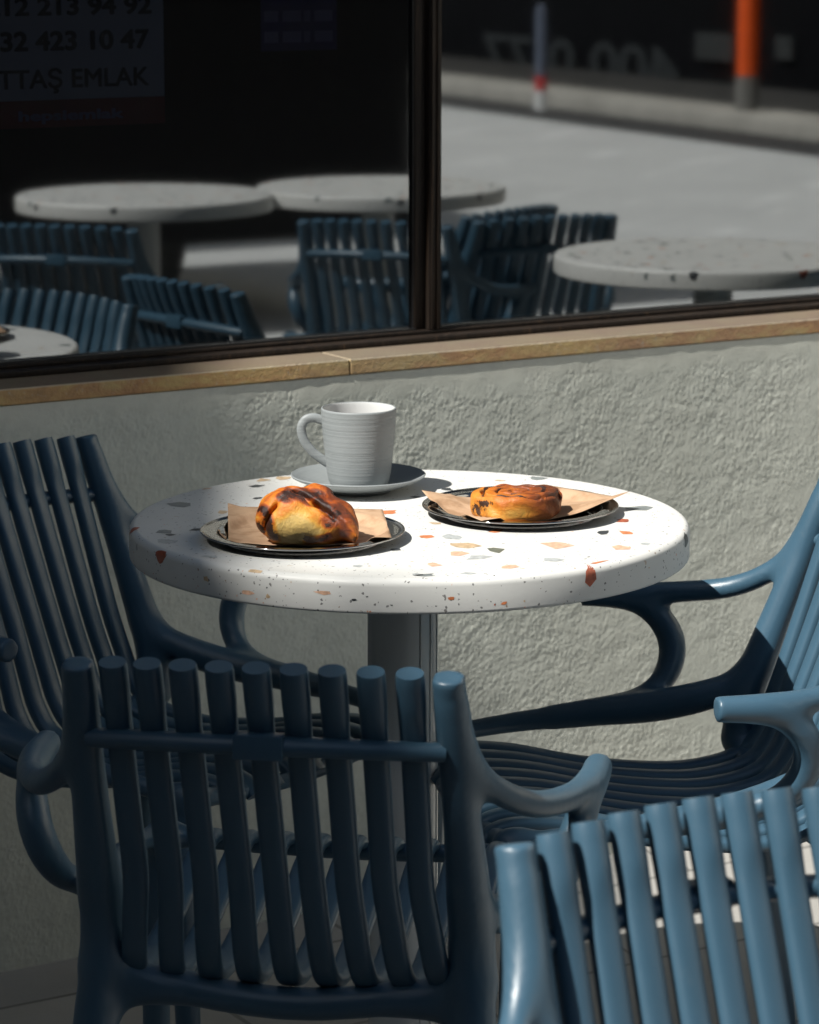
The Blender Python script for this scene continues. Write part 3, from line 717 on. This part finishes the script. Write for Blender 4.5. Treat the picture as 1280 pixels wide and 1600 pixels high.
# ------------------------------------------------------------------ shop front
Zv = Vector((0, 0, 1)); WF = (P0, WD, WN, Zv)
U_L, U_R = -3.2, 6.2
uL = wu(635, 400, GLASS); uR = wu(690, 400, GLASS)
print('mullion', uL, uR)
shop = tag(empty('shop_front', P0), 'rough grey stucco shop front with a wide dark window over a stone sill', 'building')
def wm(*boxes):
    m = MB()
    for b in boxes: m.box(b[0], b[1], b[2] if len(b) > 2 else 0, (Vector((0, 0, 0)), WD, WN, Zv), b[3] if len(b) > 3 else 0)
    return m
wm(((U_L, -.30, 0), (U_R, -.012, .803))).build('wall', STUCCO, shop)
def render_coat():
    """the thrown render as real relief: fine where it can be seen closely, coarse beyond"""
    h = .0017; uf = np.arange(-.12, 1.50, h); zf = np.arange(0, .8028, h); nu, nz = len(uf), len(zf)
    fu = np.fft.fftfreq(nu, h)[:, None]; fz = np.fft.fftfreq(nz, h)[None, :]
    def band(lu, lz, seed, p=1.0):
        w_ = np.random.default_rng(seed).standard_normal((nu, nz)); g = np.exp(-.5*((fu*lu)**2+(fz*lz)**2)*p)
        q = np.fft.ifft2(np.fft.fft2(w_)*g).real; return q/q.std()
    a = band(.0070, .0098, 1); b = band(.0120, .0160, 2); c = band(.0054, .0066, 3); big = band(.16, .12, 4); mid = band(.06, .05, 5)
    ht = .62*np.tanh(a*.9)+.22*np.clip(b, -2, 1.4)+.30*c
    zz_ = zf[None, :]+.010*mid
    sm = np.clip((.783-zz_)/.022, 0.12, 1); sm = np.maximum(sm, .12)
    amp = .00030*(1+.22*big)*sm
    D = -.0030+ht*amp+.00012*mid
    D = np.minimum(D, .0)
    ua = np.concatenate([[U_L, -2.0, -1.0, -.4], uf, [1.9, 2.6, 4.0, U_R]]); Dp = np.vstack([np.full((4, nz), -.0030), D, np.full((4, nz), -.0030)])
    n1_ = len(ua); U_ = np.repeat(ua, nz); Z_ = np.tile(zf, n1_); O_ = Dp.ravel()
    V = np.stack([WD.x*U_+WN.x*O_, WD.y*U_+WN.y*O_, Z_], 1)
    i = np.arange((n1_-1)*(nz-1)); ci = (i//(nz-1))*nz+i % (nz-1); Fq = np.stack([ci, ci+nz, ci+nz+1, ci+1], 1)
    me = bpy.data.meshes.new('render_coat'); me.vertices.add(len(V)); me.vertices.foreach_set('co', V.astype(np.float32).ravel())
    me.loops.add(Fq.size); me.loops.foreach_set('vertex_index', Fq.astype(np.int32).ravel()); me.polygons.add(len(Fq)); me.polygons.foreach_set('loop_start', np.arange(0, Fq.size, 4, dtype=np.int32)); me.update(calc_edges=True)
    return finish('render_coat', me, STUCCO_FINE, shop, True)
STUCCO_FINE = m_stucco(True); render_coat()
wm(((U_L, -.30, 2.15), (U_R, 0, 2.75)), ).build('upper_wall', STUCCO, shop)
wm(((U_L, -.299, .8031), (U_L+.35, -.001, 2.1499))).build('pier', STUCCO, shop); wm(((U_R-.35, -.299, .8031), (U_R, -.001, 2.1499))).build('pier', STUCCO, shop)
# sill stones with open joints
jt = wu(556, 590, .015)
sill = empty('sill'); sill.parent = shop
us = [U_L]; u = jt
while u > U_L: us.append(u); u -= .93
us = sorted(set(us)); u = jt+.93
while u < U_R: us.append(u); u += .93
us.append(U_R); us = sorted(us)
m = MB()
for a_, b_ in zip(us[:-1], us[1:]): m.box((a_+.0008, -.28, .8031), (b_-.0008, -.0015, .8265), 0, (Vector((0, 0, 0)), WD, WN, Zv), .0022)
o = m.build('sill_stone', SILL, shop); bpy.data.objects.remove(sill)
# window: frame, mullion, panes
def window(u0, u1, label=None):
    pass
a0, a1 = U_L+.35, U_R-.35
zb, zt = .8267, 2.149
fr = wm(((a0, -.20, zb), (a1, -.085, zb+.009), 0, .002), ((a0, -.19, zb+.0091), (a1, -.112, zb+.015), 0, .002), ((a0, -.2, zt-.05), (a1, -.10, zt)), ((a0, -.2, zb+.0155), (a0+.05, -.1, zt-.0505)), ((a1-.05, -.2, zb+.0155), (a1, -.1, zt-.0505)))
fr.build('window_frame', FRAME, shop, sharp=40)
uL = wu(648, 400, -.122); uR = wu(690, 400, -.112); um = (uL+uR)/2; wM = uR-uL
def mullion(u):
    m = wm(((u-wM/2, -.132, zb+.0155), (u+wM/2-.022, -.122, zt-.0505), 0, .002), ((u+wM/2-.0215, -.132, zb+.0155), (u+wM/2, -.112, zt-.0505), 0, .002),
       ((u+wM/2-.019, -.1118, zb+.0155), (u+wM/2-.014, -.109, zt-.0505), 0, .001), ((u+wM/2-.009, -.1118, zb+.0155), (u+wM/2-.004, -.109, zt-.0505), 0, .001))
    return m.build('mullion', FRAME, shop, sharp=40)
mullion(um); mullion(um-1.75); mullion(um+1.95)
for (p0, p1) in ((a0+.05, um-1.75-wM/2), (um-1.75+wM/2, um-wM/2), (um+wM/2, um+1.95-wM/2), (um+1.95+wM/2, a1-.05)):
    g = wm(((p0, GLASS-.006, zb+.012), (p1, GLASS, zt-.045)))
    g = MB(); fw = WF
    q = [W(p0, GLASS, zb+.012), W(p1, GLASS, zb+.012), W(p1, GLASS, zt-.045), W(p0, GLASS, zt-.045)]
    g.add([v-P0 for v in q], [(0, 1, 2, 3)]); g.build('pane', GLASSM, shop)
    wm(((p0, -.1295, zb+.0151), (p1, -.118, zb+.018)), ((p0, -.129, zb+.0181), (p0+.002, -.124, zt-.0505)), ((p1-.002, -.1295, zb+.0181), (p1, -.124, zt-.0505))).build('gasket', BLACK, shop)
# the dim room behind the glass
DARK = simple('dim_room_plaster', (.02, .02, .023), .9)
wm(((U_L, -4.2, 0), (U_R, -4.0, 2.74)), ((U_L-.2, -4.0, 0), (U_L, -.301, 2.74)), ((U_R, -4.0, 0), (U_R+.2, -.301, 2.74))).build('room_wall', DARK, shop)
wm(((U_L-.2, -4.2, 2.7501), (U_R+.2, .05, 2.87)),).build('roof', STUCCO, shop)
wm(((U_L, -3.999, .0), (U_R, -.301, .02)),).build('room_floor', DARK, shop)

# ------------------------------------------------------------------ posters inside the glass
def text_mesh(body, size, bold=.0):
    cu = bpy.data.curves.new('t', 'FONT'); cu.body = body; cu.size = size; cu.extrude = .0004;  cu.align_x = 'LEFT'
    o = bpy.data.objects.new('t', cu); COL.objects.link(o); dg = bpy.context.evaluated_depsgraph_get(); me = bpy.data.meshes.new_from_object(o.evaluated_get(dg)); bpy.data.objects.remove(o)
    me.materials.clear()
    if bold > 0:
        vs = [v.co.copy() for v in me.vertices]; fs = [list(p.vertices) for p in me.polygons]; V2 = []; F2 = []; d = size*bold
        for q, (dx, dy) in enumerate(((0, 0), (d, 0), (-d, 0), (0, d), (0, -d), (d*.7, d*.7), (-d*.7, -d*.7), (d*.7, -d*.7), (-d*.7, d*.7))):
            n = len(V2); V2 += [v+Vector((dx, dy, q*.00002)) for v in vs]; F2 += [[i+n for i in f] for f in fs]
        me = mesh_from(V2, F2, 't')
    return me
def put_text(body, name, mat, parent, right, base, size, width, axes, bold=.03):
    """text whose right end sits at frame coordinate `right`, baseline `base`, scaled to `width`"""
    me = text_mesh(body, size, bold); xs_ = [v.co.x for v in me.vertices]; w0 = max(xs_)-min(xs_); k = width/w0; x0 = min(xs_)
    O, A, B, N_ = axes
    for v in me.vertices:
        c = v.co.copy(); v.co = O+A*((c.x-x0)*k+right-width)+B*(c.y+base)+N_*c.z
    return finish(name, me, mat, parent, False)
OFFP = GLASS-.06
def pu(x, y): q = onw(x, y, OFFP); return (q-P0).dot(WD), q.z
PWHITE = simple('poster_white', (.30, .34, .46), .6, var=.05); PRED = simple('poster_red', (.16, .015, .02), .6); PINK = simple('poster_ink', (.012, .014, .03), .6); PBLUE = simple('poster_blue', (.035, .03, .16), .6); PLAV = simple('poster_lavender', (.16, .15, .34), .6)
u1_, z1_ = pu(257, 180); u0_ = u1_-.62; zt_ = z1_+.42
Oz = Vector((0, 0, 0))
post = tag(empty('poster', W(u1_, OFFP, z1_)), 'white estate agent notice with phone numbers and a red strip behind the left pane', 'notice')
O_ = Vector((0, 0, 0)); L0 = W(u1_, OFFP, z1_)-Vector((0, 0, 0))
def pl_box(parent, name, mat, x0, x1, y0, y1, t0, t1):
    m = MB(); m.box((x0, t0, y0), (x1, t1, y1), 0, (O_, WD, WN, Zv)); return m.build(name, mat, parent)
k_px = (pu(235, 60)[0]-pu(35, 60)[0])/200
strip = .047
pl_box(post, 'sheet', PWHITE, -.62, 0, strip*.0-.001+.0, .42, 0, .001)
zz = lambda x, y: pu(x, y)[1]-z1_; uu = lambda x, y: pu(x, y)[0]-u1_
ybot = zz(250, 150)
pl_box(post, 'red_strip', PRED, -.62, 0, zz(250, 192), ybot, .0012, .002)
AX = (WN*.0022, WD, Zv, WN)
def ptext(body, xr, yb, xl_vis, chars_w, size_px, mat=PINK, name='lettering', bold=.035):
    s = size_px*k_px*.98
    put_text(body, name, mat, post, uu(xr, yb), zz(xr, yb), s/.72, chars_w, AX, bold)
kx = lambda xa, xb, y: pu(xb, y)[0]-pu(xa, y)[0]
ptext('0212 213 94 92', 236, 20, 0, kx(-47, 236, 20), 25)
ptext('0532 423 10 47', 232, 74, 0, kx(-47, 232, 74), 27)
ptext('TTA\u015e EMLAK', 232, 132, 0, kx(-4, 232, 132), 27, bold=.02)
ptext('hepsiemlak', 192, 183, 0, kx(28, 192, 183), 14, mat=PLAV)
# small blue notice
s_u0, s_z0 = pu(408, 80); s_u1 = pu(526, 80)[0]
sn = tag(empty('poster', W(s_u0, OFFP, s_z0)), 'small dark blue notice with pale rows behind the left pane', 'notice')
wS = s_u1-s_u0
pl_box(sn, 'sheet', PBLUE, 0, wS, 0, .16, 0, .001)
for r_ in range(2):
    for (xa, xb) in ((.04, .22), (.28, .52), (.56, .64), (.70, .94)):
        pl_box(sn, 'printed_bar', PLAV, wS*xa, wS*xb, .012+r_*.030, .028+r_*.030, .0012, .0018)

# ------------------------------------------------------------------ what the window mirrors: further tables, chairs, van, street
def vpos(px, py, z):
    q = onz(px, py, z); return mir(q)
topB = None
def far_table(px, py, label):
    global topB
    P = vpos(px, py, TH); r = tag(empty('round_table', (P.x, P.y, 0), random.uniform(0, 6)), label, 'table', TG)
    if topB is None:
        make_tabletop('tabletop', r, 'rand'); table_foot(r); topB = r
    else:
        for ch in kids(topB):
            c = ch.copy(); COL.objects.link(c); c.parent = r
    return P
main_table['group'] = TG
TA = far_table(226, 303, 'round terrazzo table farther along the terrace, mirrored left in the window')
TB = far_table(595, 290, 'round terrazzo table mirrored behind the window mullion')
TC = far_table(1110, 396, 'round terrazzo table mirrored at the right edge of the window')
def vchair(px, py, z, vf, label):
    """chair whose back-top centre is mirrored at px,py; vf = facing seen in the mirror"""
    P = vpos(px, py, z); f = mird((vf[0], vf[1], 0)).normalized(); q = Vector((P.x, P.y, 0))+f*.25
    return place_chair(q.x, q.y, (f.x, f.y), label)
vchair(848, 335, .778, (-.45, .9), 'armchair mirrored in the right pane, its dark slats before the bright street')
vchair(790, 324, .778, (-.8, .6), 'armchair mirrored just right of the mullion, partly behind another chair back')
vchair(95, 352, .775, (.25, .97), 'armchair mirrored below the left table in the window')
vchair(590, 345, .775, (.35, .93), 'armchair mirrored below the middle table in the window')
vchair(1390, 400, .775, (-1, .1), 'armchair mirrored beside the right table in the window, one arm showing')

f_ = mird((.92, .38, 0)); vchair(295, 437, .778, (f_.x, f_.y), 'armchair mirrored low in the left pane, its fanned slats rising beside the near table')
# van parked along the terrace
VB = simple('black_car_paint', (.006, .006, .007), .5, var=.1, Specular_IOR_Level=.15); VG = simple('black_car_glass', (.006, .006, .007), .2, Specular_IOR_Level=.2); RUB = simple('rubber', (.006, .006, .006), .8); ALU = simple('wheel_alloy', (.03, .03, .03), .5)
v_end = mir(onz(655, 478, 0)); 
van = tag(empty('parked_van', (v_end.x, v_end.y, -.03), math.atan2(WD.y, WD.x)), 'black van parked along the terrace, mirrored in the left pane', 'van')
# side outline (x from rear 0 to nose -4.9, z), extruded with rounded shoulders
out = [(0, .30), (0, 1.0), (-.05, 1.55), (-.14, 1.88), (-.30, 1.95), (-3.3, 1.95), (-3.65, 1.86), (-4.25, 1.20), (-4.85, 1.02), (-4.98, .80), (-5.0, .32)]
def extr(outl, y0, y1, inset=0.0):
    m = MB(); n = len(outl); rows = [(y0+.0, inset*1.0), (y0+.12, 0.0), (y1-.12, 0.0), (y1, inset)]
    vs = []
    for yy, ins in rows:
        for (x, z) in outl:
            cx, cz = -2.5, .9; vs.append((x+(cx-x)*ins*.25, yy, z+(cz-z)*ins))
    fs = []
    for r_ in range(3):
        for k in range(n): fs.append((r_*n+k, r_*n+(k+1) % n, (r_+1)*n+(k+1) % n, (r_+1)*n+k))
    fs.append(tuple(range(n))[::-1]); fs.append(tuple(3*n+k for k in range(n)))
    return m.add(vs, fs)
extr(out, -1.9, 0, .05).build('body', VB, van, sharp=35)
for x0, x1 in ((-1.5, -.3), (-2.75, -1.6), (-3.75, -2.85)):
    m = MB(); m.add([(x0, -.012, 1.18), (x1, -.012, 1.18), (x1-.03, -.045, 1.72), (x0+(.4 if x0 < -3.5 else .03), -.045, 1.72), (x0, .004, 1.18), (x1, .004, 1.18), (x1-.03, -.018, 1.72), (x0+(.4 if x0 < -3.5 else .03), -.018, 1.72)], [(0, 1, 2, 3), (4, 7, 6, 5), (0, 4, 5, 1), (1, 5, 6, 2), (2, 6, 7, 3), (3, 7, 4, 0)]); m.build('side_window', VG, van)
for x in (-1.3, -4.1):
    for y in (-1.78, -.12):
        wh = empty('wheel'); wh.parent = van; wh.location = (x, y, .33); wh.rotation_euler = (PI/2, 0, 0)
        m = MB(); m.lathe([(.20, -.11), (.31, -.11), (.33, -.08), (.33, .08), (.31, .11), (.20, .11)], 40); m.build('tyre', RUB, wh, sharp=40)
        m = MB(); m.lathe([(0, -.10), (.06, -.10), (.08, -.07), (.19, -.09), (.205, -.11), (.205, .11), (.19, .09), (.08, .07), (.06, .10), (0, .10)], 40); m.build('rim', ALU, wh, sharp=40)

# street across: kerb, pavement and a dark frontage (positions surveyed in the mirror)
K0 = mir(onz(690, 160, 0)); K1 = mir(onz(1280, 238, 0)); KD = (K1-K0); KD.z = 0; KD.normalize()
far = (mir(onz(690, 130, 0))-K0); KN = Vector((-KD.y, KD.x, 0)); KN = KN if KN.dot(far) > 0 else -KN
KF = (K0, KD, KN, Zv)
PAVE = simple('pale_kerb_stone', (.42, .40, .36), .8, var=.15, scale=3, bump=.3); KSTRIP = simple('dark_kerb_strip', (.03, .03, .032), .7); PAVD = simple('dark_paving', (.04, .038, .035), .8, var=.3, scale=4)
def kb(name, mat, a, b, parent=None, bev=0, kind=None, label=None, cat=None):
    m = MB(); m.box(a, b, 0, KF, bev); o = m.build(name, mat, parent, sharp=40 if bev else None)
    if kind or label: tag(o, label, cat, kind=kind)
    return o
kb('kerb_strip', KSTRIP, (-40, 0, -.028), (40, .62, -.02), kind='structure')  # dark strip along the foot of the kerb
kb('kerb', PAVE, (-40, .62, -.03), (40, 1.15, .10), kind='structure', bev=.015)
kb('pavement', PAVD, (-40, 1.151, -.03), (40, 4.2, .09), kind='structure')
FAC = simple('dark_cladding', (.004, .004, .005), .7, var=.3, scale=2, Specular_IOR_Level=.08); FW = simple('frontage_glass', (.02, .021, .024), .2); FP = simple('grey_panel', (.03, .032, .032), .6); LET = simple('dull_lettering', (.022, .025, .027), .6)
bfar = tag(empty('street_building', K0+KN*2.6), 'dark shop frontage across the street, mirrored at the top of the window', 'building')
def fb(name, mat, a, b, parent=bfar):
    m = MB(); m.box(a, b, 0, (KN*.0, KD, KN, Zv)); return m.build(name, mat, parent)
fb('wall', FAC, (-40, 0, -.03), (40, 3, 2.9))
fb('upper_wall', simple('bounce_render', (.66, .62, .54), .9, scale=3), (-40, -.15, 2.9001), (40, 3, 11.5))  # unseen upper storeys made pale to bounce light onto the stucco
def ku(px, py, off):   # coordinate along the frontage seen at px,py in the mirror
    Q = K0+KN*off; d0 = mird(ray(px, py)); o_ = mir(C0); t = (Q-o_).dot(KN)/d0.dot(KN); q = o_+d0*t; return (q-K0).dot(KD), q.z
for xa, xb, ya, yb in ((1086, 1146, 54, 92), (1211, 1238, 58, 92), (385+0, 430, 20, 90)):
    ua, za = ku(xa, yb, 2.55); ub, zb_ = ku(xb, ya, 2.55); 
    fb('panel', FP, (min(ua, ub), -.05, za), (max(ua, ub), -.001, zb_))
# lettering on the frontage, reads normally when seen directly
def fac_text(body, xl, xr, yb, hpx):
    ul, zl = ku(xl, yb, 2.57); ur, zr = ku(xr, yb, 2.57); wdt = abs(ur-ul); hgt = ku(xl, yb-hpx, 2.57)[1]-zl
    # direction of reading for someone facing the frontage
    A = KD if KD.cross(Zv).dot(-KN) > 0 else -KD
    me = text_mesh(body, hgt/.72, .03); xs_ = [v.co.x for v in me.vertices]; w0 = max(xs_)-min(xs_); x0 = min(xs_); k = wdt/w0
    st = ur if (A.dot(KD) < 0) == (ur > ul) else ul
    for v in me.vertices:
        c = v.co.copy(); v.co = KD*st+A*((c.x-x0)*k)+Zv*(c.y+zl)+KN*(-.035-c.z)
    finish('lettering', me, LET, bfar, False)
fac_text('400 0 77', 755, 1062, 108, 58)
ua, za = ku(1168, 118, .9); ol = (K0+KD*ua+KN*.9)
pil = tag(empty('street_pillar', (ol.x, ol.y, .09)), 'bright orange pillar on a grey plinth across the street, mirrored top right', 'pillar')
ORM = simple('orange_paint', (.85, .10, .006), .45, var=.1)
m = MB(); m.lathe([(0, za-.09), (.075, za-.09), (.078, 2.3), (.07, 2.34), (0, 2.35)], 40); m.build('shaft', ORM, pil, sharp=40)
m = MB(); m.lathe([(0, 0), (.085, 0), (.085, za-.13), (.08, za-.092), (0, za-.092)], 40); m.build('plinth', simple('grey_plinth', (.16, .155, .145), .7), pil, sharp=40)
q = mir(onz(845, 172, .1)); bol = tag(empty('bollard', (q.x, q.y, .10)), 'thin dark blue bollard with a red band, mirrored in the right pane', 'bollard')
m = MB(); m.lathe([(0, .24), (.04, .24), (.04, .70), (.03, .74), (0, .75)], 24); m.build('post', simple('navy_paint', (.10, .12, .17), .5), bol, sharp=40)
m = MB(); m.lathe([(0, .14), (.043, .14), (.043, .239), (0, .239)], 24); m.build('red_band', simple('red_paint', (.5, .03, .03), .5), bol, sharp=40)
m = MB(); m.lathe([(0, 0), (.046, 0), (.046, .139), (0, .139)], 24); m.build('base', simple('white_paint', (.6, .6, .6), .5), bol, sharp=40)

# ------------------------------------------------------------------ unseen flats added so their roof edge shades the left of the terrace
EDGE = Vector((-.175, 3.5, .75)); ED = Vector((.06, -1, 0)).normalized(); hd_ = Vector((SUN_DIR.x, SUN_DIR.y, 0)).normalized()
DIST = 9.0; base = EDGE+hd_*DIST; ht = .75+DIST*math.tan(SUN_EL)
EN = Vector((ED.y, -ED.x, 0)); EN = EN if EN.x < 0 else -EN
fl = tag(empty('shade_casting_flats', (base.x, base.y, -.03)), 'unseen tall block of flats added left of the terrace to cast its shade', 'building')
REND = simple('pale_render', (.30, .28, .25), .9, scale=3, bump=.3)
def ab(name, mat, a, b):
    m = MB(); m.box(a, b, 0, (Vector((0, 0, 0)), ED, EN, Zv)); return m.build(name, mat, fl)
ab('wall', REND, (-8, .25, 0), (8, 6, ht-.3)); ab('roof', REND, (-8.1, 0, ht-.299), (8.1, 6.2, ht+.03))
for fz in range(3):
    for k in range(6): ab('window', FW, (-6.9+k*2.4, .22, 1.2+fz*3.2), (-5.7+k*2.4, .249, 2.7+fz*3.2))

ab('roof_shade_block', REND, (.42, .01, ht+.0301), (1.08, .9, ht+.26))  # roof block added to throw extra shade on the front chair
# unseen house row added behind the viewer to block low sky
tr = tag(empty('sky_blocking_houses', W(-5, 9, -.03)), 'long dark brick house row added unseen opposite the shop front to block the sky', 'building')
BRK = m_tiles('dark_brick', (.10, .06, .045), (.075, .05, .04), .01, .22, .075, (.09, .085, .08))
def tb(name, mat, a, b):
    m = MB(); m.box(a, b, 0, (Vector((0, 0, 0)), WD, WN, Zv)); return m.build(name, mat, tr)
tb('wall', BRK, (-9, 0, 0), (5.3, 4, 7)); tb('roof', DARK, (-9.2, -.2, 7.001), (5.5, 4.2, 7.3))
for fz in range(2):
    for k in range(6): tb('window', FW, (-8+k*2.3, -.03, .9+fz*2.9), (-6.9+k*2.3, -.001, 2.4+fz*2.9))
